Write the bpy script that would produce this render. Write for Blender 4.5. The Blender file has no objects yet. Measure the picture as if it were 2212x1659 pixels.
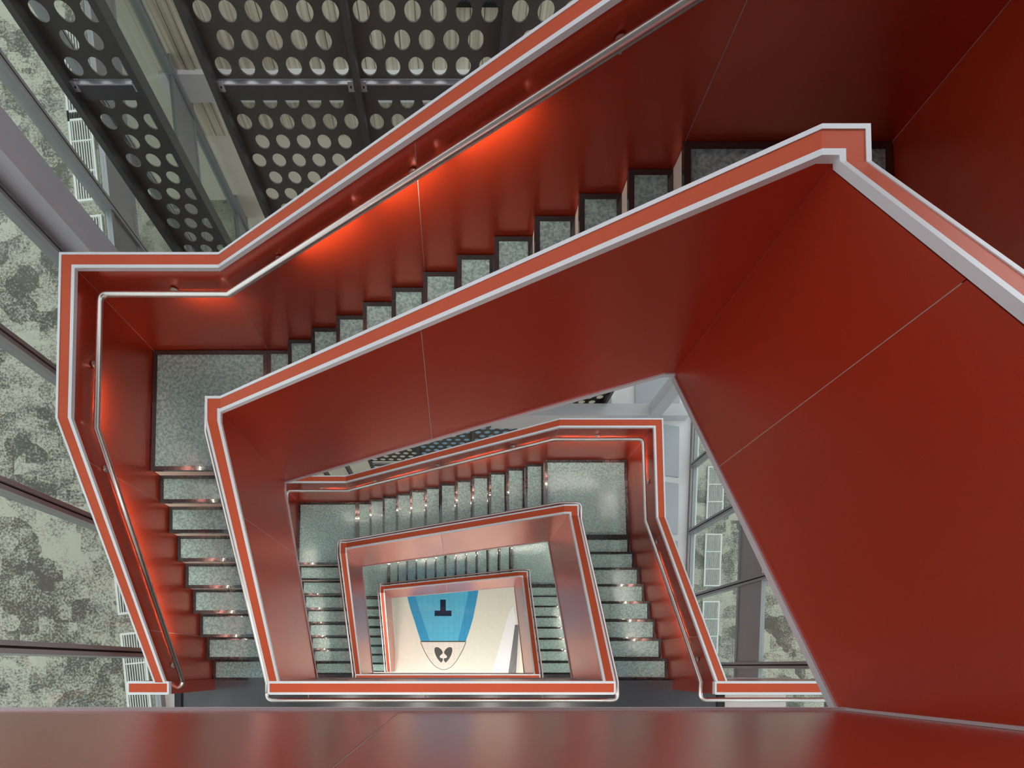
import bpy, math, random
from mathutils import Vector
random.seed(7)
SC = bpy.context.scene
COL = SC.collection

# ------------------------------------------------------------------ camera
CAMZ = 16.3855                       # eye height above the ground floor; depths below are measured from it
cam_d = bpy.data.cameras.new('camera'); cam = bpy.data.objects.new('camera', cam_d); COL.objects.link(cam)
cam.location = (0, 0, CAMZ); cam.rotation_euler = (0, 0, 0)
cam_d.sensor_fit = 'HORIZONTAL'; cam_d.sensor_width = 36.0; cam_d.lens = 17.0
cam_d.shift_x = 124.0 / 2212; cam_d.shift_y = 609.7 / 2212
cam_d.clip_start = 0.02; cam_d.clip_end = 200
SC.camera = cam

# ------------------------------------------------------------------ world, exposure
W = bpy.data.worlds.new('sky'); SC.world = W; W.use_nodes = True
bg = W.node_tree.nodes['Background']; bg.inputs[0].default_value = (0.97, 0.98, 1.0, 1); bg.inputs[1].default_value = 1.55
SC.view_settings.view_transform = 'Standard'; SC.view_settings.look = 'None'
SC.view_settings.exposure = 0.0; SC.view_settings.gamma = 1.0; SC.view_settings.use_curve_mapping = False
SC.cycles.max_bounces = 7; SC.cycles.diffuse_bounces = 4; SC.cycles.glossy_bounces = 3
SC.cycles.transparent_max_bounces = 12; SC.cycles.sample_clamp_indirect = 6.0; SC.cycles.adaptive_threshold = 0.06; SC.cycles.adaptive_min_samples = 16

# ------------------------------------------------------------------ helpers
def Z(d): return CAMZ - d

class Thing:
    pass

def mesh(name, v, f, mat, smooth=False):
    me = bpy.data.meshes.new(name); me.from_pydata([tuple(p) for p in v], [], f); me.update()
    if mat: me.materials.append(M[mat])
    if smooth:
        for p in me.polygons: p.use_smooth = True
    return me

def tag(o, label=None, cat=None, group=None, kind=None):
    if label: o['label'] = label
    if cat: o['category'] = cat
    if group: o['group'] = group
    if kind: o['kind'] = kind
    return o

def thing(name, label, cat, loc=(0, 0, 0), group=None, kind=None):
    o = bpy.data.objects.new(name, None); COL.objects.link(o); o.location = loc
    o.empty_display_size = 0.2
    return tag(o, label, cat, group, kind)

def origin(o):
    v = Vector((0, 0, 0))
    while o is not None:
        v += o.location; o = o.parent
    return v

def part(name, geo, mat, parent=None, smooth=False):
    v, f = geo
    off = origin(parent) if parent else Vector((0, 0, 0))
    v = [Vector(p) - off for p in v]
    o = bpy.data.objects.new(name, mesh(name, v, f, mat, smooth)); COL.objects.link(o)
    if parent: o.parent = parent
    return o

HEXF = [(0, 3, 2, 1), (4, 5, 6, 7), (0, 1, 5, 4), (1, 2, 6, 5), (2, 3, 7, 6), (3, 0, 4, 7)]
def box(x0, x1, y0, y1, z0, z1):
    x0, x1 = sorted((x0, x1)); y0, y1 = sorted((y0, y1)); z0, z1 = sorted((z0, z1))
    return ([(x0,y0,z0),(x1,y0,z0),(x1,y1,z0),(x0,y1,z0),(x0,y0,z1),(x1,y0,z1),(x1,y1,z1),(x0,y1,z1)], HEXF)

def prism(poly, z0, z1):
    n = len(poly)
    v = [(p[0], p[1], z0) for p in poly] + [(p[0], p[1], z1) for p in poly]
    f = [tuple(range(n))[::-1], tuple(range(n, 2*n))] + [(i, (i+1) % n, n+(i+1) % n, n+i) for i in range(n)]
    return (v, f)

def join(gs):
    V, F = [], []
    for v, f in gs:
        b = len(V); V += list(v); F += [tuple(i+b for i in q) for q in f]
    return (V, F)

def frame_ring(ox0, ox1, oy0, oy1, w, z0, z1, wy=None):
    """hollow rectangle, as one closed ring"""
    wy = wy or w
    o = [(ox0,oy0),(ox1,oy0),(ox1,oy1),(ox0,oy1)]
    i = [(ox0+w,oy0+wy),(ox1-w,oy0+wy),(ox1-w,oy1-wy),(ox0+w,oy1-wy)]
    return ring(o, i, z0, z1)

def ring(o, i, z0, z1):
    n = len(o)
    v = [(p[0],p[1],z0) for p in o] + [(p[0],p[1],z0) for p in i] + [(p[0],p[1],z1) for p in o] + [(p[0],p[1],z1) for p in i]
    f = []
    for k in range(n):
        j = (k+1) % n
        f += [(k, k+n, j+n, j), (2*n+k, 2*n+j, 3*n+j, 3*n+k), (k, j, 2*n+j, 2*n+k), (n+k, 3*n+k, 3*n+j, n+j)]
    return (v, f)

def loft(a, b):
    """solid between two quads (each: four points in order)"""
    v = list(a) + list(b)
    return (v, [(0,1,2,3), (7,6,5,4), (0,4,5,1), (1,5,6,2), (2,6,7,3), (3,7,4,0)])

def tube(pts, r, n=12, cap=True):
    pts = [Vector(p) for p in pts]; V, F = [], []
    m = len(pts)
    up = None
    for k in range(m):
        d = (pts[min(k+1, m-1)] - pts[max(k-1, 0)]).normalized()
        if k == 0 or k == m-1: dd = d; s = 1
        else:
            d1 = (pts[k]-pts[k-1]).normalized()
            s = 1.0 / max(0.4, d.dot(d1))
        if up is None:
            up = Vector((0,0,1)) if abs(d.z) < .9 else Vector((1,0,0))
        side = d.cross(up).normalized(); up2 = side.cross(d).normalized()
        # stretch the ring in the bend plane so that mitres keep their thickness
        if 0 < k < m-1:
            b = ((pts[k+1]-pts[k]).normalized() - (pts[k]-pts[k-1]).normalized())
            b = b - d*b.dot(d)
        else: b = Vector((0,0,0))
        bn = b.normalized() if b.length > 1e-6 else None
        for i in range(n):
            a = 2*math.pi*i/n
            o = side*math.cos(a)*r + up2*math.sin(a)*r
            if bn: o = o + bn*(o.dot(bn)*(s-1))
            V.append(pts[k]+o)
    for k in range(m-1):
        for i in range(n):
            j = (i+1) % n
            F.append((k*n+i, k*n+j, (k+1)*n+j, (k+1)*n+i))
    if cap:
        F.append(tuple(range(n))[::-1]); F.append(tuple(range((m-1)*n, m*n)))
    return (V, F)

def rounded(pts, rad, which, seg=6):
    """replace the corners listed in `which` by arcs"""
    out = []
    for k, p in enumerate(pts):
        p = Vector(p)
        if k in which:
            a = Vector(pts[k-1]); b = Vector(pts[k+1])
            da = (a-p).normalized(); db = (b-p).normalized()
            s = p+da*rad; e = p+db*rad
            for i in range(seg+1):
                t = i/seg
                out.append(s*(1-t)**2 + p*2*t*(1-t) + e*t*t)
        else: out.append(p)
    return out

def disc(c, nrm, r, h, n=16):
    c = Vector(c); nrm = Vector(nrm).normalized()
    return tube([c, c+nrm*h], r, n)

# ------------------------------------------------------------------ materials
M = {}
def nt(name):
    m = bpy.data.materials.new(name); m.use_nodes = True; M[name] = m
    t = m.node_tree; b = t.nodes['Principled BSDF']
    return m, t, b
def lin(c): return tuple((x/255/12.92 if x/255 <= .04045 else ((x/255+.055)/1.055)**2.4) for x in c) + (1,)
def plain(name, rgb, rough=.5, metal=0, coat=0, crough=.1, spec=.5, noise=0, nscale=20, bump=0):
    m, t, b = nt(name)
    b.inputs['Base Color'].default_value = lin(rgb); b.inputs['Roughness'].default_value = rough
    b.inputs['Metallic'].default_value = metal; b.inputs['Coat Weight'].default_value = coat
    b.inputs['Coat Roughness'].default_value = crough; b.inputs['Specular IOR Level'].default_value = spec
    if noise or bump:
        co = t.nodes.new('ShaderNodeTexCoord'); nz = t.nodes.new('ShaderNodeTexNoise')
        nz.inputs['Scale'].default_value = nscale; nz.inputs['Detail'].default_value = 5
        t.links.new(co.outputs['Object'], nz.inputs['Vector'])
        if noise:
            mx = t.nodes.new('ShaderNodeMix'); mx.data_type = 'RGBA'; mx.blend_type = 'MULTIPLY'
            mx.inputs[0].default_value = noise; mx.inputs[6].default_value = lin(rgb)
            t.links.new(nz.outputs['Fac'], mx.inputs[7]); t.links.new(mx.outputs[2], b.inputs['Base Color'])
        if bump:
            bp = t.nodes.new('ShaderNodeBump'); bp.inputs['Strength'].default_value = bump; bp.inputs['Distance'].default_value = .01
            t.links.new(nz.outputs['Fac'], bp.inputs['Height']); t.links.new(bp.outputs[0], b.inputs['Normal'])
    return m

def red_metal(name, rgb, rough, metal, coat, crough):
    m, t, b = nt(name)
    b.inputs['Roughness'].default_value = rough; b.inputs['Metallic'].default_value = metal
    b.inputs['Coat Weight'].default_value = coat; b.inputs['Coat Roughness'].default_value = crough
    b.inputs['Coat IOR'].default_value = 1.6
    co = t.nodes.new('ShaderNodeTexCoord'); nz = t.nodes.new('ShaderNodeTexNoise'); nz.inputs['Scale'].default_value = 260
    nz.inputs['Detail'].default_value = 2
    rp = t.nodes.new('ShaderNodeValToRGB'); c = lin(rgb)
    rp.color_ramp.elements[0].color = tuple(x*.88 for x in c[:3]) + (1,)
    rp.color_ramp.elements[1].color = tuple(min(1, x*1.12) for x in c[:3]) + (1,)
    t.links.new(co.outputs['Object'], nz.inputs['Vector']); t.links.new(nz.outputs['Fac'], rp.inputs[0])
    t.links.new(rp.outputs[0], b.inputs['Base Color'])
red_metal('red', (194, 58, 21), .38, .7, 1.0, .26)
red_metal('red_coping', (196, 78, 40), .45, .3, .0, .3)
plain('trim_white', (222, 224, 230), .42, .35, 0)
plain('trim_grey', (196, 193, 200), .42, .3)
plain('joint', (178, 168, 165), .5, .3)
plain('steel', (222, 220, 218), .34, 1.0)
plain('slate', (58, 61, 68), .28, 0, .4, .15, noise=.25, nscale=40)
plain('border', (42, 50, 54), .16, 0, .6, .05, noise=.5, nscale=30)
plain('riser', (205, 190, 182), .45, .4)
plain('screen', (86, 85, 83), .5, .35)
plain('screen_post', (84, 84, 86), .42, .45)
plain('galv', (196, 197, 206), .35, .6)
plain('alu', (150, 152, 156), .4, .35)
plain('alu_dark', (20, 20, 22), .5)
plain('steel_paint', (206, 209, 215), .42, 0, .3, noise=.12, nscale=3)
plain('column_paint', (178, 178, 188), .42, 0, .3)
plain('white_wall', (232, 234, 236), .5, noise=.08, nscale=2)
plain('grey_panel', (178, 183, 190), .45, .2)
plain('grille', (225, 226, 222), .5, .2)
plain('grille_dark', (70, 72, 72), .6)
plain('cream', (240, 234, 218), .6, noise=.15, nscale=3)
plain('tile', (224, 223, 209), .32, 0, .2, .2, noise=.10, nscale=6)
plain('grout', (186, 180, 168), .7)
plain('blue_pale', (150, 196, 228), .2, 0, .4)
plain('grate_dark', (112, 110, 112), .55, .3)
plain('lobby_paint', (214, 206, 192), .7)
plain('ceiling_paint', (135, 133, 130), .7)
plain('slab_edge', (196, 197, 198), .6)

# blue inlay: printed across laid tiles, joints as faint lines
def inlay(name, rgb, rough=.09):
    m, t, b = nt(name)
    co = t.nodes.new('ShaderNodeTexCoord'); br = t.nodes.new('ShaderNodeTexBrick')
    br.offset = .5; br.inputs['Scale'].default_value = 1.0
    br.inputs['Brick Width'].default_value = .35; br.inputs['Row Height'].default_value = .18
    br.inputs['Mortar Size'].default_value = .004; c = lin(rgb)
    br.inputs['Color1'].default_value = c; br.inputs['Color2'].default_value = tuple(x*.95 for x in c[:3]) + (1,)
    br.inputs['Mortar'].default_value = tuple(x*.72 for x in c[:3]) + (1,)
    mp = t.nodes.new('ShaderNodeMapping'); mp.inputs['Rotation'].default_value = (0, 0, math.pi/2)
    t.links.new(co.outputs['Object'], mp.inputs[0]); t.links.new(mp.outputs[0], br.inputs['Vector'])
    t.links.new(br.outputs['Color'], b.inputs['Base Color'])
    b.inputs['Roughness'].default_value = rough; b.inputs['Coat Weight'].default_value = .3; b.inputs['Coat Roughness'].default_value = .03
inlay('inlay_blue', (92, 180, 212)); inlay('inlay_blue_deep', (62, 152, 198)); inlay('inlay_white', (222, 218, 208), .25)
plain('inlay_dark', (24, 40, 62), .12); plain('inlay_grey', (78, 78, 76), .25)

def schlick(t, f0, top):
    """reflectance that rises towards grazing view, the same on both sides of a thin plate"""
    N = t.nodes.new; lw = N('ShaderNodeLayerWeight'); lw.inputs[0].default_value = .5
    p = N('ShaderNodeMath'); p.operation = 'POWER'; p.inputs[1].default_value = 4.0; t.links.new(lw.outputs['Facing'], p.inputs[0])
    m = N('ShaderNodeMath'); m.operation = 'MULTIPLY_ADD'; m.inputs[1].default_value = top-f0; m.inputs[2].default_value = f0
    t.links.new(p.outputs[0], m.inputs[0]); return m, lw

# textured laminated glass of the treads: part clear, part milky, uneven surface
def tread_glass(name, tint, milk, clear):
    m = bpy.data.materials.new(name); m.use_nodes = True; M[name] = m; t = m.node_tree; t.nodes.clear()
    N = t.nodes.new; L = t.links.new
    out = N('ShaderNodeOutputMaterial'); co = N('ShaderNodeTexCoord')
    n1 = N('ShaderNodeTexNoise'); n1.inputs['Scale'].default_value = 36; n1.inputs['Detail'].default_value = 5; n1.inputs['Distortion'].default_value = .6
    n2 = N('ShaderNodeTexNoise'); n2.inputs['Scale'].default_value = 4.5; n2.inputs['Detail'].default_value = 6
    vo = N('ShaderNodeTexVoronoi'); vo.inputs['Scale'].default_value = 9; vo.inputs['Randomness'].default_value = 1
    for n in (n1, n2, vo): L(co.outputs['Object'], n.inputs['Vector'])
    ad = N('ShaderNodeMath'); ad.operation = 'MULTIPLY_ADD'; L(n1.outputs['Fac'], ad.inputs[0]); ad.inputs[1].default_value = .7
    L(n2.outputs['Fac'], ad.inputs[2])
    bp = N('ShaderNodeBump'); bp.inputs['Strength'].default_value = .45; bp.inputs['Distance'].default_value = .012; L(ad.outputs[0], bp.inputs['Height'])
    rp = N('ShaderNodeValToRGB'); rp.color_ramp.elements[0].position = .40; rp.color_ramp.elements[1].position = .62
    a = lin(tint); rp.color_ramp.elements[0].color = tuple(x*.6 for x in a[:3]) + (1,); rp.color_ramp.elements[1].color = tuple(min(1, x*1.18) for x in a[:3]) + (1,)
    L(n1.outputs['Fac'], rp.inputs[0])
    # small dark drops
    dr = N('ShaderNodeMath'); dr.operation = 'LESS_THAN'; L(vo.outputs['Distance'], dr.inputs[0]); dr.inputs[1].default_value = .09
    mx = N('ShaderNodeMix'); mx.data_type = 'RGBA'; L(dr.outputs[0], mx.inputs[0]); L(rp.outputs[0], mx.inputs[6]); mx.inputs[7].default_value = tuple(x*.45 for x in a[:3]) + (1,)
    df = N('ShaderNodeBsdfDiffuse'); tl = N('ShaderNodeBsdfTranslucent')
    L(mx.outputs[2], df.inputs[0]); L(mx.outputs[2], tl.inputs[0]); L(bp.outputs[0], df.inputs[1]); L(bp.outputs[0], tl.inputs[1])
    m1 = N('ShaderNodeMixShader'); m1.inputs[0].default_value = .45; L(df.outputs[0], m1.inputs[1]); L(tl.outputs[0], m1.inputs[2])
    tr = N('ShaderNodeBsdfTransparent'); tr.inputs[0].default_value = (.72, .86, .85, 1)
    m2 = N('ShaderNodeMixShader'); m2.inputs[0].default_value = clear; L(m1.outputs[0], m2.inputs[1]); L(tr.outputs[0], m2.inputs[2])
    gl = N('ShaderNodeBsdfGlossy'); gl.inputs['Roughness'].default_value = .08; L(bp.outputs[0], gl.inputs['Normal'])
    fr, lw = schlick(t, .06, .7); L(bp.outputs[0], lw.inputs['Normal'])
    m3 = N('ShaderNodeMixShader'); L(fr.outputs[0], m3.inputs[0]); L(m2.outputs[0], m3.inputs[1]); L(gl.outputs[0], m3.inputs[2])
    L(m3.outputs[0], out.inputs[0])
tread_glass('tread_glass', (206, 242, 248), .6, .46)

# clear facade glass
def pane_glass(name, tint, ior):
    m = bpy.data.materials.new(name); m.use_nodes = True; M[name] = m; t = m.node_tree; t.nodes.clear()
    N = t.nodes.new; L = t.links.new
    out = N('ShaderNodeOutputMaterial'); tr = N('ShaderNodeBsdfTransparent'); tr.inputs[0].default_value = tint
    gl = N('ShaderNodeBsdfGlossy'); gl.inputs['Roughness'].default_value = .01; gl.inputs[0].default_value = (.9, .97, .95, 1)
    co = N('ShaderNodeTexCoord'); nz = N('ShaderNodeTexNoise'); nz.inputs['Scale'].default_value = 1.3; L(co.outputs['Object'], nz.inputs['Vector'])
    bp = N('ShaderNodeBump'); bp.inputs['Strength'].default_value = .05; bp.inputs['Distance'].default_value = .05; L(nz.outputs['Fac'], bp.inputs['Height'])
    L(bp.outputs[0], gl.inputs['Normal'])
    fr, lw = schlick(t, .03, ior)
    mx = N('ShaderNodeMixShader'); L(fr.outputs[0], mx.inputs[0]); L(tr.outputs[0], mx.inputs[1]); L(gl.outputs[0], mx.inputs[2]); L(mx.outputs[0], out.inputs[0])
pane_glass('pane', (.90, .95, .93, 1), .45)

def emit(name, rgb, s):
    m = bpy.data.materials.new(name); m.use_nodes = True; M[name] = m; t = m.node_tree; t.nodes.clear()
    out = t.nodes.new('ShaderNodeOutputMaterial'); e = t.nodes.new('ShaderNodeEmission')
    e.inputs[0].default_value = rgb + (1,); e.inputs[1].default_value = s; t.links.new(e.outputs[0], out.inputs[0])
emit('led', (1.0, .90, .76), 260.0)
emit('lamp_white', (1.0, .95, .87), 20.0); emit('lamp_hall', (1.0, .96, .89), 60.0)

# mottled loop carpet
def carpet(name):
    m, t, b = nt(name); N = t.nodes.new; L = t.links.new
    co = N('ShaderNodeTexCoord')
    big = N('ShaderNodeTexVoronoi'); big.distance = 'CHEBYCHEV'; big.inputs['Scale'].default_value = 1.7
    mid = N('ShaderNodeTexNoise'); mid.inputs['Scale'].default_value = 2.2; mid.inputs['Detail'].default_value = 7; mid.inputs['Roughness'].default_value = .62
    fine = N('ShaderNodeTexNoise'); fine.inputs['Scale'].default_value = 38; fine.inputs['Detail'].default_value = 4
    tl = N('ShaderNodeTexVoronoi'); tl.distance = 'CHEBYCHEV'; tl.feature = 'F1'; tl.inputs['Scale'].default_value = 3.6
    for n in (big, mid, fine, tl): L(co.outputs['Object'], n.inputs['Vector'])
    sep = N('ShaderNodeSeparateColor'); L(tl.outputs['Color'], sep.inputs[0])
    sp2 = N('ShaderNodeSeparateColor'); L(big.outputs['Color'], sp2.inputs[0])
    a = N('ShaderNodeMath'); a.operation = 'MULTIPLY_ADD'; L(mid.outputs['Fac'], a.inputs[0]); a.inputs[1].default_value = .75
    b1 = N('ShaderNodeMath'); b1.operation = 'MULTIPLY'; L(sep.outputs[0], b1.inputs[0]); b1.inputs[1].default_value = .34; L(b1.outputs[0], a.inputs[2])
    a2 = N('ShaderNodeMath'); a2.operation = 'MULTIPLY_ADD'; L(fine.outputs['Fac'], a2.inputs[0]); a2.inputs[1].default_value = 1.0; L(a.outputs[0], a2.inputs[2])
    b2 = N('ShaderNodeMath'); b2.operation = 'MULTIPLY_ADD'; L(sp2.outputs[1], b2.inputs[0]); b2.inputs[1].default_value = .16; L(a2.outputs[0], b2.inputs[2])
    rp = N('ShaderNodeValToRGB'); e = rp.color_ramp.elements
    e[0].position = .48; e[0].color = lin((98, 97, 90)); e[1].position = .64; e[1].color = lin((188, 186, 172))
    sc = N('ShaderNodeMath'); sc.operation = 'MULTIPLY'; L(b2.outputs[0], sc.inputs[0]); sc.inputs[1].default_value = .5
    L(sc.outputs[0], rp.inputs[0]); L(rp.outputs[0], b.inputs['Base Color']); b.inputs['Roughness'].default_value = .95
    b.inputs['Specular IOR Level'].default_value = .1
carpet('carpet')

# board-formed concrete
def concrete(name, c0, c1):
    m, t, b = nt(name); N = t.nodes.new; L = t.links.new
    co = N('ShaderNodeTexCoord'); mp = N('ShaderNodeMapping'); mp.inputs['Scale'].default_value = (14, 14, .5)
    nz = N('ShaderNodeTexNoise'); nz.inputs['Scale'].default_value = 1.2; nz.inputs['Detail'].default_value = 6
    L(co.outputs['Object'], mp.inputs[0]); L(mp.outputs[0], nz.inputs['Vector'])
    rp = N('ShaderNodeValToRGB'); e = rp.color_ramp.elements; e[0].position = .3; e[0].color = lin(c0); e[1].position = .7; e[1].color = lin(c1)
    L(nz.outputs['Fac'], rp.inputs[0]); L(rp.outputs[0], b.inputs['Base Color']); b.inputs['Roughness'].default_value = .85
    bp = N('ShaderNodeBump'); bp.inputs['Strength'].default_value = .5; bp.inputs['Distance'].default_value = .01; L(nz.outputs['Fac'], bp.inputs['Height']); L(bp.outputs[0], b.inputs['Normal'])
concrete('concrete', (176, 168, 146), (238, 231, 212))

# ------------------------------------------------------------------ levels and plan of the stair
R = .174; T = .2951; TL = .2916
F = [1.7695 + 4.872*i for i in range(4)]          # depth of the floors below the lens
RAIL, GUARD, UNDER = .90, 1.09, .46
YB = 3.432; X0 = 1.509; X12 = X0 - 12*T; Y0 = 2.14; YF = Y0 - 8*TL
TH = .127
def xl(y):   # inner face of the left outer guard
    return -3.272 - (.032*(3.432-y)/1.292 if y > 2.14 else .032 + .018*(2.14-y)/2.33)
def xr(y):
    return 2.864 + (.04*(3.432-y)/1.292 if y > 2.14 else .04 + .105*(2.14-y)/2.33)
IX, IY = -2.145, 2.322                            # stair-side faces of the inner guard
def ixr(y): return 1.78 + .0265*(2.3-y)
WX, WY = -2.018, 2.195                            # well-side faces
def wxr(y): return 1.653 + .0245*(2.2-y)
FY0, FY1 = -.175, -.322                            # front guard: well face, floor face
ORD = ['uppermost', 'middle', 'lowest']
FLN = ['topmost floor', 'floor just below the viewer', 'second floor below the viewer', 'ground floor']

# ------------------------------------------------------------------ large structure: floors
g = part('floor', box(-16, 13, -5, 14, Z(F[3])-.3, Z(F[3])-.012), 'cream')
tag(g, 'pale cream ground floor at the bottom of the stairwell', 'floor', kind='structure')
for i in (0, 1, 2):
    zt = Z(F[i])
    poly = [(-3.74,-4.2),(3.60,-4.2),(3.60,FY1),(3.0,FY1),(3.0,YF),(1.86,YF),(1.86,FY1),(-2.15,FY1),(-2.15,YF),(-3.30,YF),(-3.30,FY1),(-3.74,FY1)]
    fl = part('floor', prism(poly, zt-.36, zt), 'slate')
    tag(fl, 'dark slate floor of the stair lobby on the ' + FLN[i], 'floor', kind='structure')
    fr = part('trim', prism([(3.60,-4.2),(3.70,-4.2),(3.70,FY1),(3.60,FY1)], zt-.36, zt+.02), 'alu_dark', fl)
    part('threshold', prism([(3.70,-4.2),(4.55,-4.2),(4.55,FY1),(3.70,FY1)], zt-.36, zt), 'white_wall', fl)
    part('trim', prism([(-3.83,-4.2),(-3.74,-4.2),(-3.74,FY1),(-3.83,FY1)], zt-.36, zt+.03), 'alu_dark', fl)
    part('threshold', prism([(-4.02,-4.2),(-3.83,-4.2),(-3.83,FY1),(-4.0,FY1)], zt-.36, zt), 'white_wall', fl)

cl = part('ceiling', box(-5.2, 7.2, -5, 5.4, Z(-2.3), Z(-2.0)), 'ceiling_paint')  # out of view; added and sized to block sky and darken the upper walls
tag(cl, 'unseen ceiling slab added to keep sky light off the top of the stairwell', 'ceiling', kind='structure')

wf = part('wall_front', box(-4.6, 6.2, -4.6, -4.35, 0, Z(-2.0)), 'lobby_paint')  # never seen; put in to shut out sky light from the lobby side
tag(wf, 'unseen pale lobby wall facing the stair, added to block the sky', 'wall', kind='structure')

# ------------------------------------------------------------------ guards
def guard(name, label, cat, st, joints, loc, coping_ends=(False, False), bottom_trim='trim_grey', trim_in=.024, trim_out=.016):
    """st: list of (stair_xy, other_xy, z_level, wall_top, wall_bottom); a panel for each run between stations"""
    root = thing(name, label, cat, loc, group=None)
    for k in range(len(st)-1):
        a, b = st[k], st[k+1]
        ga = .0026 if k in joints else 0.0; gb = .0026 if (k+1) in joints else 0.0
        def at(t, s):   # point on a (t=0) .. b (t=1) and side s
            p = Vector((a[s][0], a[s][1])).lerp(Vector((b[s][0], b[s][1])), t)
            lv = a[2] + (b[2]-a[2])*t; up = a[3] + (b[3]-a[3])*t; dn = a[4] + (b[4]-a[4])*t
            return p, lv, up, dn
        Ln = max(.05, (Vector(b[0])-Vector(a[0])).length)
        t0, t1 = ga/Ln, 1-gb/Ln
        def sect(t, zo, zu, i0, i1):
            """quad at t: between the inset lines i0 (from stair face) and i1 (from other face)"""
            p, lv, up, dn = at(t, 0); q, _, _, _ = at(t, 1)
            w = (q-p).length; d = (q-p)/w
            wn = w
            A = p + d*i0; B = q - d*i1
            zt = lv + up + zo if zo is not None else lv + up
            zb = lv + up + zu if zu is not None else lv - dn
            return [(A.x,A.y,zb), (B.x,B.y,zb), (B.x,B.y,zt), (A.x,A.y,zt)]
        part('panel', loft(sect(t0, -.045, None, .004, .004), sect(t1, -.045, None, .004, .004)), 'red', root)
        part('core', loft(sect(0, -.06, None, .0055, .0055), sect(1, -.06, None, .0055, .0055)), 'joint', root)
        part('coping', loft(sect(0, -.004, -.045, trim_in, trim_out), sect(1, -.004, -.045, trim_in, trim_out)), 'red_coping', root)
        w = (Vector(a[1])-Vector(a[0])).length; wb = (Vector(b[1])-Vector(b[0])).length
        def sect2(t, zo, zu, i0, i1):
            p, lv, up, dn = at(t, 0); q, _, _, _ = at(t, 1)
            d = (q-p).normalized(); ww = (q-p).length
            A = p + d*i0*ww/TH; B = p + d*i1*ww/TH
            return [(A.x,A.y,lv+up+zu), (B.x,B.y,lv+up+zu), (B.x,B.y,lv+up+zo), (A.x,A.y,lv+up+zo)]
        part('edge_trim', loft(sect2(0, 0, -.037, -.004, trim_in), sect2(1, 0, -.037, -.004, trim_in)), 'trim_white', root)
        part('edge_trim', loft(sect2(0, 0, -.037, TH-trim_out, TH+.004), sect2(1, 0, -.037, TH-trim_out, TH+.004)), 'trim_white', root)
        if bottom_trim:
            tt = .03 if bottom_trim == 'trim_white' else .042
            def sect3(t):
                p, lv, up, dn = at(t, 0); q, _, _, _ = at(t, 1); d = (q-p).normalized()
                A = p - d*.004; B = q + d*(.010 if bottom_trim == 'trim_white' else .008)
                return [(A.x,A.y,lv-dn-tt), (B.x,B.y,lv-dn-tt), (B.x,B.y,lv-dn), (A.x,A.y,lv-dn)]
            part('bottom_trim', loft(sect3(0), sect3(1)), bottom_trim, root)
    for end, e in ((0, coping_ends[0]), (1, coping_ends[1])):
        if e:
            a = st[-1] if end else st[0]; b = st[-2] if end else st[1]
            d = (Vector(a[0])-Vector(b[0])).normalized()
            p, q = Vector(a[0]), Vector(a[1]); zt = a[2]+a[3]
            p2, q2 = p+d*.022, q+d*.022
            part('end_cap', loft([(p.x,p.y,zt-.05),(q.x,q.y,zt-.05),(q.x,q.y,zt),(p.x,p.y,zt)], [(p2.x,p2.y,zt-.05),(q2.x,q2.y,zt-.05),(q2.x,q2.y,zt),(p2.x,p2.y,zt)]), 'trim_white', root)
            zb = a[2]-a[4]
            part('end_panel', loft([(p.x,p.y,zb),(q.x,q.y,zb),(q.x,q.y,zt-.05),(p.x,p.y,zt-.05)], [(p2.x-d.x*.008,p2.y-d.y*.008,zb),(q2.x-d.x*.008,q2.y-d.y*.008,zb),(q2.x-d.x*.008,q2.y-d.y*.008,zt-.05),(p2.x-d.x*.008,p2.y-d.y*.008,zt-.05)]), 'red', root)
    return root

def lerp_st(a, b, t):
    f2 = lambda p, q: (p[0]+(q[0]-p[0])*t, p[1]+(q[1]-p[1])*t)
    return (f2(a[0], b[0]), f2(a[1], b[1])) + tuple(a[i]+(b[i]-a[i])*t for i in (2, 3, 4))

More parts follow.
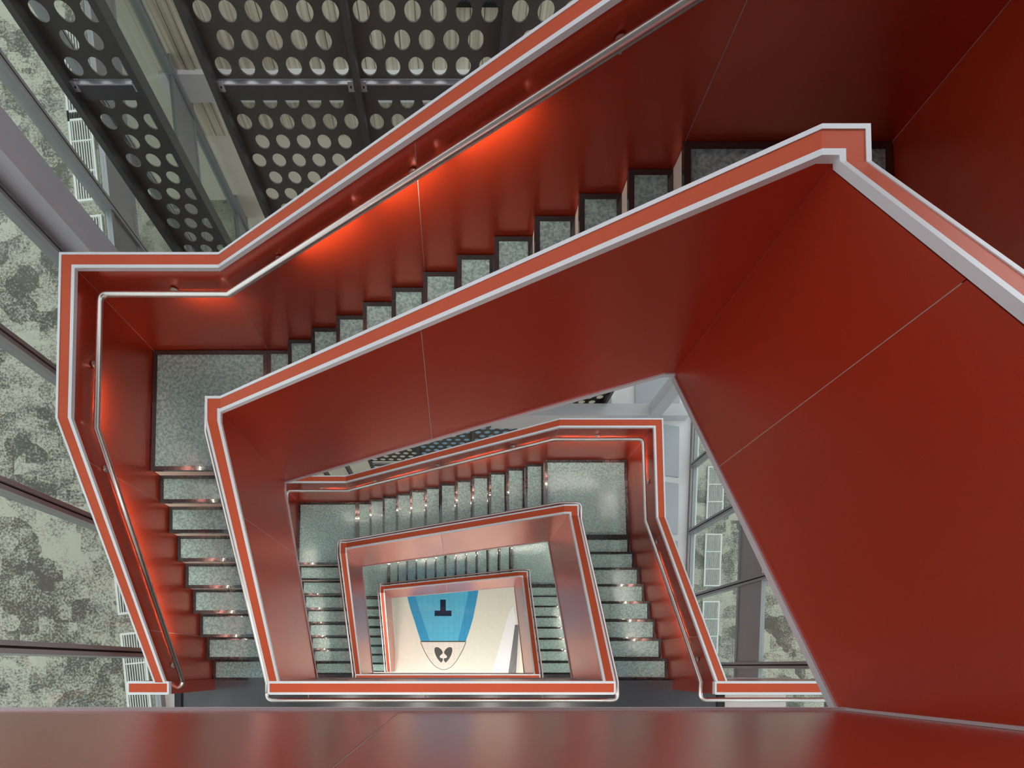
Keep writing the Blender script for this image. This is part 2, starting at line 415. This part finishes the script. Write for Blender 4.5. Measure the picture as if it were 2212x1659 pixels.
for i in range(3):
    zF, zR, zL, zG = Z(F[i]), Z(F[i]+8*R), Z(F[i]+20*R), Z(F[i]+28*R)
    # ---- outer guard
    S = lambda x, y, ox, oy, z: ((x, y), (ox, oy), z, GUARD, UNDER)
    s0 = S(xr(YF), YF-.0, xr(YF)+TH, YF, zF); s1 = S(xr(Y0), Y0, xr(Y0)+TH, Y0, zR)
    s2 = S(xr(YB), YB, xr(YB)+TH, YB+TH, zR); s3 = S(X0, YB, X0, YB+TH, zR)
    s4 = S(X12, YB, X12, YB+TH, zL); s5 = S(xl(YB), YB, xl(YB)-TH, YB+TH, zL)
    s6 = S(xl(Y0), Y0, xl(Y0)-TH, Y0, zL); s7 = S(xl(YF), YF, xl(YF)-TH, YF, zG)
    st = [s0, lerp_st(s0, s1, .24), lerp_st(s0, s1, .875), s1, s2, s3, lerp_st(s3, s4, .5), s4, s5, s6, lerp_st(s6, s7, .125), lerp_st(s6, s7, .75), s7]
    guard('outer_guard_wall', 'red metal guard wall along the outside of the %s turn of the stair' % ORD[i], 'guard wall', st, {1, 2, 4, 5, 6, 7, 8, 10, 11}, (xr(YB), YB, zR-UNDER))
    # ---- inner guard
    gy = -.192 if i == 0 else FY0-.002
    a0 = ((ixr(YF), gy), (wxr(YF), gy), zF + .0, GUARD, UNDER-.07)
    a1 = ((ixr(2.165), 2.165), (wxr(2.165), 2.165), zR, GUARD, UNDER)
    a2 = ((ixr(IY), IY), (wxr(WY), WY), zR, GUARD, UNDER)
    a3 = ((1.575, IY), (1.575, WY), zR, GUARD, UNDER)
    a4 = ((WX, IY), (WX+.004, WY), zL, GUARD, UNDER+.03)
    a5 = ((IX, IY), (WX, WY), zL, GUARD, UNDER+.03)
    a6 = ((IX, 2.115), (WX, 2.11), zL, GUARD, UNDER+.03)
    a7 = ((IX, FY0-.002), (WX, FY0-.002), zG, GUARD, UNDER-.02)
    st = [a0, lerp_st(a0, a1, .62), a1, a2, a3, lerp_st(a3, a4, .5), a4, a5, a6, lerp_st(a6, a7, .30), a7]
    ig = guard('inner_guard_wall', 'red metal guard wall around the open well on the %s turn of the stair' % ORD[i], 'guard wall', st, {1, 3, 5, 7, 9}, (WX, WY, zL-UNDER), trim_in=.018, trim_out=.024)
    part('corner_trim', box(wxr(YF)-.012, wxr(YF)+.002, gy-.001, gy+.011, zF-UNDER+.07, zF+GUARD-.05), 'trim_grey', ig)
    # ---- front guard along the lobby floor
    xa = -3.74 if i == 0 else IX+.02
    g0, g1, ud = (-.190, -.337, .334) if i == 0 else (FY0, FY1, .376)
    fs = lambda x: ((x, g1), (x, g0), zF, GUARD, ud)
    bs = [fs(xa), fs(-.234), fs(ixr(FY1)-.02)] if i else [fs(xa), fs(-2.2), fs(-.234), fs(ixr(FY1)-.02)]
    guard('front_guard_wall', 'straight red metal guard wall between the well and the lobby on the ' + FLN[i], 'guard wall', bs, {1} if i else {1, 2}, (0, FY1, zF-.376), (True, True), 'trim_white', trim_in=.020, trim_out=.020)
    # ---- short guards from the ends of the outer walls to the facades
    if i:
        c0 = ((4.9, FY1), (4.9, FY0), zF, GUARD, .376); c1 = ((xr(YF), FY1), (xr(YF), FY0), zF, GUARD, .376)
        guard('side_guard_wall', 'red metal guard wall running right from the stair foot on the ' + FLN[i], 'guard wall', [c1, c0], set(), (3.1, FY1, zF-.376), (True, False), trim_in=.020, trim_out=.020)
        c0 = ((-3.74, FY1), (-3.74, FY0), zF, GUARD, .376); c1 = ((xl(YF)+.02, FY1), (xl(YF)+.02, FY0), zF, GUARD, .376)
        guard('side_guard_wall', 'short red metal guard stub left of the stair foot on the ' + FLN[i], 'guard wall', [c0, c1], set(), (-3.6, FY1, zF-.376), (True, True), trim_in=.020, trim_out=.020)

# ------------------------------------------------------------------ flights and landings
GT = .036
def tread(parent, x0, x1, y0, y1, z, nose):
    """one glass step: border frame with a textured glass plate inside; nose = axis and sign of the front edge"""
    w = .038
    t = part('tread', box(x0+w, x1-w, y0+w, y1-w, z-GT+.004, z-.0015), 'tread_glass', parent)
    part('tread_border', frame_ring(x0, x1, y0, y1, w, z-GT, z), 'border', t)
    return t
def riser(parent, g):
    return part('riser', g, 'riser', parent)
for i in range(3):
    zF, zR, zL, zG = Z(F[i]), Z(F[i]+8*R), Z(F[i]+20*R), Z(F[i]+28*R)
    e = .004
    # right flight: steps 1..7 above the landing
    fl = thing('stair_flight', 'short glass flight on the right going down from the lobby, %s turn' % ORD[i], 'stairs', (2.4, 0, zR))
    for k in range(0, 8):
        y1 = Y0 - k*TL + .0; ya = Y0-k*TL; z = zR + k*R
        yb0 = ya - TL if k else ya - TL
        yn = ya
        x1 = xr((ya+yb0)/2)-e; x0 = ixr(ya)+e
        if k: tread(fl, x0, x1, yb0, yn+.012, z, 'y+')
        else: tread(fl, x0, x1, yb0, yn-.002, z, 'y+')
        riser(fl, box(x0, x1, yb0-.010, yb0, z+.001, z+R-GT))
    # back flight
    fl = thing('stair_flight', 'long glass flight along the back wall, %s turn of the stair' % ORD[i], 'stairs', (0, 2.9, zL))
    for k in range(1, 13):
        xa = X0 - (k-1)*T; xb = xa - T; z = zR - k*R
        tread(fl, xb-(.012 if k < 12 else -.002), xa, IY+e, YB-e, z, 'x-')
        riser(fl, box(xa, xa+.010, IY+e, YB-e, z+.001, z+R-GT))
    # left flight
    fl = thing('stair_flight', 'short glass flight on the left going down to the lobby, %s turn' % ORD[i], 'stairs', (-2.7, 1, zG))
    for k in range(1, 9):
        ya = Y0 - (k-1)*TL; yb = ya - TL; z = zL - k*R
        tread(fl, xl((ya+yb)/2)+e, IX-e, yb-(.012 if k < 8 else 0), ya, z, 'y-')
        riser(fl, box(xl(ya)+e, IX-e, ya, ya+.010, z+.001, z+R-GT))
    # landings
    for side in ('right', 'left'):
        z = zR if side == 'right' else zL
        x0, x1 = (X0, xr(2.8)-e) if side == 'right' else (xl(2.8)+e, X12)
        y0, y1 = Y0, YB-e
        ld = thing('stair_landing', 'textured glass corner landing at the back %s, %s turn' % (side, ORD[i]), 'landing', ((x0+x1)/2, (y0+y1)/2, z-.2))
        # L-shaped corner removed where the inner guard stands
        if side == 'right':
            o = [(x0-.01,IY+e),(x1-.002,y1),(0,0)]
            outer = [(x0-.008, IY+e), (ixr(IY)+e, IY+e), (ixr(IY)+e, y0+.002), (xr(2.2)-e, y0+.002), (xr(YB)-e, y1), (x0-.008, y1)]
        else:
            outer = [(xl(YB)+e, y1), (xl(2.2)+e, y0-.012), (IX-e, y0-.012), (IX-e, IY+e), (x1-.002, IY+e), (x1-.002, y1)]
        # inset polygon
        n = len(outer); w = .045
        area = sum(outer[k][0]*outer[(k+1) % n][1]-outer[(k+1) % n][0]*outer[k][1] for k in range(n))
        sg = 1 if area > 0 else -1
        inner = []
        for k in range(n):
            p0, p1, p2 = Vector(outer[k-1]), Vector(outer[k]), Vector(outer[(k+1) % n])
            d1 = (p1-p0).normalized(); d2 = (p2-p1).normalized()
            n1 = Vector((-d1.y, d1.x))*sg; n2 = Vector((-d2.y, d2.x))*sg
            m = (n1+n2); m = m/ max(.3, (1+n1.dot(n2)))
            inner.append(tuple(p1+m*w))
        if sg < 0: outer = outer[::-1]; inner = inner[::-1]
        part('glass_plate', prism(inner, z-GT+.004, z-.0015), 'tread_glass', ld)
        part('landing_border', ring(outer, inner, z-GT, z), 'border', ld)
        # bearer under the front edge
        if side == 'right':
            part('bearer', box(X0+.02, X0+.09, IY+e, YB-e, z-GT-.09, z-GT-.002), 'border', ld)
            part('bearer', box(ixr(Y0)+e, xr(Y0)-e, Y0+.03, Y0+.10, z-GT-.09, z-GT-.002), 'border', ld)
        else:
            part('bearer', box(X12-.09, X12-.02, IY+e, YB-e, z-GT-.09, z-GT-.002), 'border', ld)
            part('bearer', box(xl(Y0)+e, IX-e, Y0+.03, Y0+.10, z-GT-.09, z-GT-.002), 'border', ld)

# ------------------------------------------------------------------ handrails
RR = .0255; RO = .085
def bracket(root, p, nrm):
    """flange on the wall, curved arm up to the rail; p = rail point, nrm = direction to the wall"""
    p = Vector(p); n = Vector(nrm).normalized(); w = p + n*(RO-.006)
    b = part('bracket', tube([w+Vector((0,0,-.055)), w-n*.03+Vector((0,0,-.062)), p+n*.018+Vector((0,0,-.058)), p+Vector((0,0,-RR))], .007, 8), 'steel', root, True)
    part('flange', disc(w+Vector((0,0,-.055)), -n, .034, .006, 16), 'steel', b)
def strip(root, a, b, nrm):
    """light strip let into the underside of the rail, turned to the wall"""
    a, b, n = Vector(a), Vector(b), Vector(nrm).normalized()
    d = (b-a).normalized(); u = (Vector((0,0,-1)) + d*d.z).normalized(); u = (u + n*.34).normalized()
    sd = d.cross(u).normalized()
    def bar(w0, w1, h0, h1):
        q = lambda p: [tuple(p+u*h0+sd*w0), tuple(p+u*h0+sd*w1), tuple(p+u*h1+sd*w1), tuple(p+u*h1+sd*w0)]
        return loft(q(a), q(b))
    ch = part('light_channel', join([bar(-.0085, -.0065, RR-.004, RR+.0115), bar(.0065, .0085, RR-.004, RR+.0115)]), 'steel', root)
    part('light_strip', bar(-.0064, .0064, RR+.0004, RR+.002), 'led', ch)
for i in range(3):
    zF, zR, zL, zG = (Z(F[i])+RAIL, Z(F[i]+8*R)+RAIL, Z(F[i]+20*R)+RAIL, Z(F[i]+28*R)+RAIL)
    ro = lambda y: xr(y)-RO; lo = lambda y: xl(y)+RO
    P = [(4.7, FY1-.075, zF), (ro(YF)-.01, FY1-.075, zF), (ro(YF), YF, zF), (ro(Y0), Y0, zR), (ro(YB), YB-RO, zR), (X0-.04, YB-RO, zR), (X12-.0, YB-RO, zL), (lo(YB), YB-RO, zL), (lo(Y0), Y0, zL), (lo(YF), YF+.02, zG), (lo(YF)+.005, YF-.05, zG), (lo(YF)-RO+.0, YF-.06, zG)]
    root = thing('handrail', 'brushed steel handrail on the outer wall of the %s turn of the stair' % ORD[i], 'handrail', (0, YB-RO, zL))
    part('rail', tube(rounded(P, .07, {1, 4, 7, 10}), RR, 14), 'steel', root, True)
    runs = [(P[2], P[3], (1,0,0)), (P[3], P[4], (1,0,0)), (P[4], P[5], (0,1,0)), (P[5], P[6], (0,1,0)), (P[6], P[7], (0,1,0)), (P[7], P[8], (-1,0,0)), (P[8], P[9], (-1,0,0))]
    spots = [(.12, .85), (.5,), (.5,), (.16, .5, .84), (.45,), (.5,), (.12, .92)]
    leds = [((.2, .45), (.52, .80)), ((.55, .9),), ((.15, .9),), ((.05, .13), (.22, .44), (.58, .78), (.88, .97)), ((.06, .40),), ((.55, .95),), ((.18, .48), (.5, .86))]
    if i == 0: leds = [(), (), (), ((.30, .43), (.46, .60), (.64, .80)), ((.06, .40),), ((.55, .95),), ((.18, .48), (.5, .86))]
    for (a, b, n), sp, ld in zip(runs, spots, leds):
        for t in sp: bracket(root, Vector(a).lerp(Vector(b), t), n)
        for t0, t1 in ld: strip(root, Vector(a).lerp(Vector(b), t0), Vector(a).lerp(Vector(b), t1), n)
    # inner rail
    IO = .08
    ri = lambda y: ixr(y)-(-IO); li = IX-IO
    Q = [(li, FY1-IO, zF), (ri(FY1), FY1-IO, zF), (ri(YF), YF, zF), (ri(2.15), 2.15, zR), (ri(IY), IY+IO, zR), (1.56, IY+IO, zR), (WX, IY+IO, zL), (li, IY+IO, zL), (li, 2.11, zL), (li, YF, zG), (li, FY1-.005, zG)]
    if i == 0: Q[0] = (-3.6, FY1-IO, zF)
    root = thing('handrail', 'brushed steel handrail around the inner guard of the %s turn of the stair' % ORD[i], 'handrail', (0, FY1-IO, zL))
    if i: Q = [(li, FY1+.01, zF)] + Q
    k = 1 if i else 0
    part('rail', tube(rounded(Q, .075, ({1, 2, 5, 8} if i else {1, 4, 7})), RR, 14), 'steel', root, True)
    for x in (-1.75, -.35, 1.05):
        b = part('bracket', tube([(x, FY1, zF-.05), (x, FY1-.05, zF-.055), (x, FY1-IO, zF-RR)], .008, 8), 'steel', root, True)
        part('flange', disc((x, FY1, zF-.05), (0,-1,0), .034, .006, 16), 'steel', b)
    for a, b, n, sp, ld in ((Q[k+5], Q[k+6], (0,-1,0), (.15, .5, .85), ((.2, .46), (.56, .8))), (Q[k+8], Q[k+9], (1,0,0), (.1, .9), ((.2, .5), (.55, .86))), (Q[k+2], Q[k+3], (-1,0,0), (.1, .9), ((.2, .5), (.55, .86)))):
        for t in sp: bracket(root, Vector(a).lerp(Vector(b), t), n)

# ------------------------------------------------------------------ perforated screen behind the stair
YP = 6.3; HS = .247; HV = .2135; HR = .081; PT = .014
def hole_cell(cx, cz, w, h, n=16):
    """front+back+rim of a w x h cell with a round hole, in the xz plane"""
    V, Fc = [], []
    ang = [math.pi/4 + 2*math.pi*k/n for k in range(n)]
    sq = []
    for a in ang:
        c, s = math.cos(a), math.sin(a); m = max(abs(c), abs(s)); sq.append((c/m*w/2, s/m*h/2))
    for y in (-PT/2, PT/2):
        V += [(cx+p[0], y, cz+p[1]) for p in sq]
        V += [(cx+math.cos(a)*HR, y, cz+math.sin(a)*HR) for a in ang]
    for k in range(n):
        j = (k+1) % n
        Fc.append((k, j, n+j, n+k)); Fc.append((2*n+j, 2*n+k, 3*n+k, 3*n+j)); Fc.append((n+k, n+j, 3*n+j, 3*n+k))
    return (V, Fc)
def plate(x0, x1, z0, z1): return box(x0, x1, -PT/2, PT/2, z0, z1)
def panel_mesh(name, cols, rows, width, start):
    gs = []; H = rows*HV
    mar = (width - cols*HS)/2
    for r in range(rows):
        z = H - (r+.5)*HV; odd = (r+start) % 2; n = cols - odd; x0 = mar + (HS/2 if odd else 0)
        for c in range(n): gs.append(hole_cell(x0+(c+.5)*HS, z, HS, HV))
        gs.append(plate(0, x0, z-HV/2, z+HV/2)); gs.append(plate(x0+n*HS, width, z-HV/2, z+HV/2))
    return mesh(name, *join(gs), 'screen')
BAYW = 1.53
chan = [5.18 + 4.872*k for k in range(-1, 3)]      # depth of the top of each horizontal channel
wide = panel_mesh('perforated_panel', 6, 22, BAYW-.05, 1); narrow = panel_mesh('perforated_panel', 3, 22, .745, 1)
sroot = {}
bays = [(-4.12, .745, narrow, 'narrow'), (-2.55, BAYW-.05, wide, 'a'), (-1.02, BAYW-.05, wide, 'b'), (.51, BAYW-.05, wide, 'c'), (2.04, BAYW-.05, wide, 'd')]
bay_label = {'narrow': 'detached narrow bay left of the gap', 'a': 'first wide bay right of the gap', 'b': 'second wide bay right of the gap', 'c': 'third wide bay right of the gap', 'd': 'last wide bay right of the gap'}
for bx, bw, me, key in bays:
    fr = thing('perforated_screen', 'dark perforated metal screen, ' + bay_label[key], 'metal screen', (bx+bw/2, YP, 0), 'bays of the perforated screen')
    for k in range(0, 3):
        ztop = Z(chan[k]+.089 + (.087 if k == 0 else 0))
        o = bpy.data.objects.new('perforated_panel', me); COL.objects.link(o); o.parent = fr; o.location = (-bw/2, 0, ztop-22*HV)
    for x in ((bx-.06, bx+.012), (bx+bw-.012, bx+bw+.06)) if key in ('narrow',) else (((bx-.048, bx+.012),) + (((bx+bw-.012, bx+bw+.05),) if key == 'd' else ())):
        part('post', box(x[0], x[1], YP-.16, YP+.02, Z(16.3), Z(1.2)), 'screen_post', fr)
    for c in chan:
        part('channel', box(bx+.012, bx+bw-.012, YP-.062, YP-.012, Z(c+.012), Z(c)), 'galv', fr)
        part('channel_web', box(bx+.012, bx+bw-.012, YP-.062, YP-.054, Z(c+.15), Z(c+.012)), 'screen_post', fr)
        for xx in (bx+.014, bx+bw-.074):
            cl = part('clip', box(xx, xx+.06, YP-.077, YP-.062, Z(c+.06), Z(c-.03)), 'galv', fr)
            part('bolt', disc((xx+.03, YP-.077, Z(c+.015)), (0,-1,0), .009, .008, 8), 'alu_dark', cl)

# white steel beam and post at the screen foot on the right
bm = thing('steel_beam', 'white painted steel beam crossing behind the stair with one upright post', 'beam', (3.4, 6.0, Z(11.9)))
part('beam', box(.9, 5.5, 5.86, 6.14, Z(11.92), Z(11.3)), 'steel_paint', bm)
part('post', box(4.56, 4.84, 5.86, 6.14, Z(11.3), Z(1.0)), 'steel_paint', bm)
cl = part('steel_column', prism([(-4.50,4.78),(-4.16,4.74),(-4.10,4.80),(-4.13,5.10),(-4.20,5.16),(-4.52,5.12)], 0, Z(1.0)), 'column_paint')
tag(cl, 'thick grey painted steel column standing in front of the left glass wall', 'column')

# ------------------------------------------------------------------ left facade
def lx(y): return -4.03 - .102*y
def wall_pt(y, off): # off > 0 towards the stair
    n = Vector((1, .102)).normalized(); return (lx(y)+n.x*off, y+n.y*off)
def quad_box(fn, ya, yb, o0, o1, z0, z1):
    return prism([fn(ya, o0), fn(ya, o1), fn(yb, o1), fn(yb, o0)], z0, z1)
win = thing('window_1', 'tall glass wall with aluminium mullions on the left, carpeted floor behind', 'glass wall', (-4.03, 0, 0), kind='structure')
ms = [.17 + 1.51*k for k in range(-2, 9)]
lev = [(1.2, F[1]-.10), (F[1]+.45, 8.76), (9.46, F[2]-.10), (F[2]+.45, 16.3)]
def facade(win, fn, ms, lev, bands, zlo, zhi):
    for y in ms:
        mu = part('mullion', join([quad_box(fn, y-.060, y-.013, -.10, .055, zlo, zhi), quad_box(fn, y+.013, y+.060, -.10, .055, zlo, zhi)]), 'alu', win)
        part('gasket', quad_box(fn, y-.013, y+.013, -.09, .03, zlo, zhi), 'alu_dark', mu)
    for a, b in zip(ms[:-1], ms[1:]):
        for d0, d1 in lev:
            pn = part('pane', quad_box(fn, a+.062, b-.062, -.012, .0, Z(d1)+.03, Z(d0)-.03), 'pane', win)
            part('transom', quad_box(fn, a+.062, b-.062, -.05, .03, Z(d1)-.03, Z(d1)+.03), 'alu', win)
            part('transom', quad_box(fn, a+.062, b-.062, -.05, .03, Z(d0)-.03, Z(d0)+.03), 'alu', win)
        for d0, d1 in bands:
            part('spandrel', quad_box(fn, a+.062, b-.062, -.06, .012, Z(d1)+.031, Z(d0)-.031), 'alu', win)
facade(win, wall_pt, ms, lev, [(F[1]-.10, F[1]+.45), (8.76, 9.46), (F[2]-.10, F[2]+.45)], .05, Z(1.2))
for i in (1, 2):
    zt = Z(F[i])
    poly = [(-15, -3), (lx(-3)-.14, -3), (lx(12.4)-.14, 12.4), (-15, 12.4)]
    o = part('floor', prism(poly, zt-.35, zt), 'carpet')
    tag(o, 'mottled grey carpet floor inside the left building, %s storey' % ('upper', 'lower')[i-1], 'floor', kind='structure')
gl = -3.0; k = 0
def grille(fn, y0, y1, o0, o1, z, label, sgn):
    c = fn((y0+y1)/2, (o0+o1)/2)
    t = thing('floor_grille', label, 'floor grille', (c[0], c[1], z), group='white floor grilles along the glass')
    part('frame', ring([fn(y0,o0), fn(y0,o1), fn(y1,o1), fn(y1,o0)][::sgn], [fn(y0+.03,o0+.03), fn(y0+.03,o1-.03), fn(y1-.03,o1-.03), fn(y1-.03,o0+.03)][::sgn], z, z+.03), 'grille', t)
    n = max(3, int((abs(o1-o0)-.06)/.030)); gs = []
    for q in range(n):
        u = o0+.03+(q+.5)*(o1-o0-.06)/n
        gs.append(quad_box(fn, y0+.03, y1-.03, u-.006, u+.006, z+.008, z+.026))
    s = part('slats', join(gs), 'grille', t); s['kind'] = 'stuff'
    part('tray', quad_box(fn, y0+.03, y1-.03, o0+.03, o1-.03, z+.001, z+.005), 'grille_dark', t)
    for f in (.33, .66):
        yy = y0+(y1-y0)*f; part('cross_bar', quad_box(fn, yy-.01, yy+.01, o0+.03, o1-.03, z+.006, z+.028), 'grille', t)
ys = [-2.7, -.75, .75, 2.85, 4.95, 6.4, 7.5, 9.3]
names = ['below the first mullion', 'next to the stair foot', 'beside the lower left flight', 'opposite the left landing', 'behind the grey column', 'beyond the grey column', 'near the perforated screen', 'far corner']
for n, y in enumerate(ys):
    ln = 1.25 if n not in (2, 3) else 1.9
    grille(wall_pt, y, y+ln, -.50, -.17, Z(F[1]), 'white slatted floor grille inside the left glass wall, ' + names[n], 1)

# ------------------------------------------------------------------ right facade, canopy roof
def rx(y): return 5.49 + .038*y
def wall_r(y, off): return (rx(y)-off, y)      # off > 0 towards the stair
win2 = thing('window_2', 'tall glass wall with aluminium mullions on the right, grey band between panes', 'glass wall', (5.49, 0, 0), kind='structure')
ms2 = [.02 + 1.585*k for k in range(-2, 7)]
facade(win2, wall_r, ms2, [(3.0, F[1]-.1), (F[1]+.45, 8.72), (9.42, F[2]-.08)], [(F[1]-.1, F[1]+.45), (8.72, 9.42)], Z(F[2]), Z(3.0))
o = part('floor', prism([(rx(-3)+.13, -3), (15, -3), (15, 10), (rx(10)+.13, 10)], Z(F[2])-.3, Z(F[2])), 'carpet')
tag(o, 'mottled grey carpet floor inside the right building', 'floor', kind='structure')
for n, y in enumerate([.3, 1.9, 3.5, 5.1]):
    grille(wall_r, y, y+1.25, -.75, -.35, Z(F[2]), 'white slatted floor grille inside the right glass wall, number %s from the front' % ('one', 'two', 'three', 'four')[n], -1)
wr = part('wall_right', prism([(rx(-3)-.02,-3),(rx(-3)+.13,-3),(rx(10)+.13,10),(rx(10)-.02,10)], 0, Z(F[2])), 'white_wall')
tag(wr, 'white wall below the right glass wall', 'wall', kind='structure')
zc = Z(F[2])-.02
cn = thing('canopy_roof', 'white canopy roof with grey panels set in it, right of the stair', 'roof', (4.6, 4, zc-.2))
part('deck', prism([(3.75,-2.5),(rx(-2.5)-.06,-2.5),(rx(10)-.06,10),(3.75,10)], zc-.22, zc-.02), 'white_wall', cn)
y = -2.3
while y < 9:
    sl = -.16
    for x0, x1 in ((4.30, 5.28),):
        part('roof_panel', prism([(x0, y-sl*(5.28-x0)), (x1+.012*y, y), (x1+.012*(y+1.2), y+1.2), (x0, y+1.2-sl*(5.28-x0))], zc-.02, zc+.03), 'grey_panel', cn)
    y += 1.36

# ------------------------------------------------------------------ concrete wall behind the screen
wb = part('wall_back', box(-7, 9, 11.1, 11.4, 0, Z(1.0)), 'cream')
tag(wb, 'board-formed concrete wall behind the perforated screen', 'wall', kind='structure')
x = -5.5
while x < 6.5:
    w = random.choice((.16, .2, .24, .3)); d = random.uniform(.01, .05)
    part('board', box(x, x+w-.02, 11.1-d, 11.1, Z(8.97), Z(2)), 'concrete', wb)
    part('board', box(x, x+w-.02, 11.1-d*.7, 11.1, Z(10.1), Z(9.42)), 'concrete', wb)
    x += w
part('ledge', box(-5.5, 6.5, 10.98, 11.1, Z(9.42), Z(8.97)), 'white_wall', wb)
for x0 in (-.05, 3.2):
    wn = part('window_frame', join([box(x0, x0+.06, 10.98, 11.1, Z(8.0), Z(6.6)), box(x0+.84, x0+.9, 10.98, 11.1, Z(8.0), Z(6.6)), box(x0, x0+.9, 10.98, 11.1, Z(8.06), Z(8.0)), box(x0, x0+.9, 10.98, 11.1, Z(6.6), Z(6.54))]), 'alu_dark', wb)
    part('window_pane', box(x0+.06, x0+.84, 11.02, 11.03, Z(8.0), Z(6.6)), 'blue_pale', wn)
rf = part('ground_skylight', box(-1.35, 2.0, 6.6, 9.2, Z(F[3])-.01, Z(F[3])+.03), 'blue_pale')
tag(rf, 'pale blue glass rooflight set in the ground beyond the screen', 'rooflight')

# ------------------------------------------------------------------ ground tiles and inlay
zt = Z(F[3])
gt = thing('floor', 'cream paving tiles at the foot of the stairwell', 'floor', (0, 1, zt), kind='structure')
tw, tl = .232, .44
tm = mesh('tile', *box(-tw/2+.003, tw/2-.003, -tl/2+.003, tl/2-.003, -.010, 0), 'tile')
nx = 0
for a in range(19):
    for b in range(8):
        x = -2.2 + (a+.5)*tw; y = -.75 + (b+.5)*tl + (tl/2 if a % 2 else 0)
        o = bpy.data.objects.new('tile', tm); COL.objects.link(o); o.parent = gt; o.location = (x, y-1, random.uniform(-.001, 0))
KX, KY = 16.38/1044.5/5.53, 16.38/1044.5/5.53
def gp(zx, zy):     # emblem drawing units -> metres on the ground
    return ((zx-1117)*KX, (1322.6-zy)*KY)
il = thing('floor_inlay', 'blue surfboard-shaped floor inlay with dark T mark and grey emblem', 'inlay', (gp(983, 800)[0], gp(983, 800)[1], zt))
L_ = [(470,150),(510,330),(553,500),(590,640),(640,790),(680,920),(712,1020)]; R_ = [(1252,1020),(1300,880),(1340,740),(1380,540),(1402,415),(1440,150)]
def flat(name, pts, mat, h0, h1, parent): 
    p = [gp(*q) for q in pts]
    ar = sum(p[k][0]*p[(k+1) % len(p)][1]-p[(k+1) % len(p)][0]*p[k][1] for k in range(len(p)))
    if ar < 0: p = p[::-1]
    return part(name, prism(p, zt+h0, zt+h1), mat, parent)
flat('blue_field', L_+R_, 'inlay_blue', .001, .004, il)
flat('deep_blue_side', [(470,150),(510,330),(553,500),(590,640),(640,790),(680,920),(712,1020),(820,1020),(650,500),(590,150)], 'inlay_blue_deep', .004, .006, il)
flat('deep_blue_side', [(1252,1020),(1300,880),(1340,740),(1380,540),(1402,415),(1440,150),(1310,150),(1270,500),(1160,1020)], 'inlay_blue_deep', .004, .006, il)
tmk = flat('t_mark', [(945,527),(1012,527),(1012,658),(1080,658),(1080,723),(878,723),(878,658),(945,658)], 'inlay_dark', .006, .008, il)
flat('divider', [(710,1020),(1254,1020),(1250,1034),(714,1034)], 'inlay_grey', .004, .007, il)
tip = [(714,1034),(760,1140),(795,1205),(835,1265),(870,1305),(905,1334),(945,1354),(985,1362),(1025,1354),(1065,1333),(1100,1303),(1140,1252),(1175,1192),(1210,1128),(1250,1034)]
flat('nose_rim', [(706,1034)]+[(x+(x-985)*.028, y+6) for x, y in tip[1:-1]]+[(1258,1034)], 'inlay_grey', .001, .003, il)
flat('white_nose', tip, 'inlay_white', .003, .006, il)
wing = [(875,1130),(877,1108),(890,1096),(905,1094),(922,1097),(942,1108),(960,1125),(973,1146),(975,1160),(968,1176),(950,1190),(940,1204),(940,1216),(950,1224),(972,1226),(978,1240),(976,1255),(960,1278),(950,1276),(935,1260),(910,1228),(890,1190),(879,1156)]
flat('emblem_half', wing, 'inlay_grey', .006, .008, il)
flat('emblem_half', [(1966-x, y) for x, y in wing], 'inlay_grey', .006, .008, il)
sl = part('paving_wedge', prism([gp(1560,1400),gp(1755,1400),gp(1860,820),gp(1815,600),gp(1760,700)], zt, zt+.02), 'white_wall')
tag(sl, 'pale stone wedge on the ground right of the blue inlay', 'paving')
gr = thing('drain_grate', 'dark slatted grate on the ground at the right edge of the well', 'grate', (gp(1820,1100)[0], gp(1820,1100)[1], zt))
for q in range(6):
    a, b = q/6, (q+.84)/6
    lp = lambda p, r, t: (p[0]+(r[0]-p[0])*t, p[1]+(r[1]-p[1])*t)
    A, B, C, D = (1758,1410), (1852,1410), (1885,830), (1838,830)
    flat('slat', [lp(A,B,a), lp(A,B,b), lp(D,C,b), lp(D,C,a)], 'grate_dark', .024, .04, gr)
flat('grate_bed', [(1756,1412),(1856,1412),(1888,828),(1836,828)], 'grille', .02, .024, gr)

# ------------------------------------------------------------------ lobby ceiling lights under the floors
for i in (0, 1, 2):
    for n, x in enumerate((-2.4, -.8, .8, 2.4)):
        z = Z(F[i])-.36
        t = thing('ceiling_light', 'linear lobby ceiling light under the %s, %s from the left' % (FLN[i], ('first', 'second', 'third', 'fourth')[n]), 'ceiling light', (x, -1.3, z-.04))
        part('housing', frame_ring(x-.16, x+.16, -2.2, -.5, .02, z-.05, z-.001), 'trim_white', t)
        part('diffuser', box(x-.14, x+.14, -2.18, -.52, z-.045, z-.03), 'lamp_hall' if i == 2 else 'lamp_white', t)
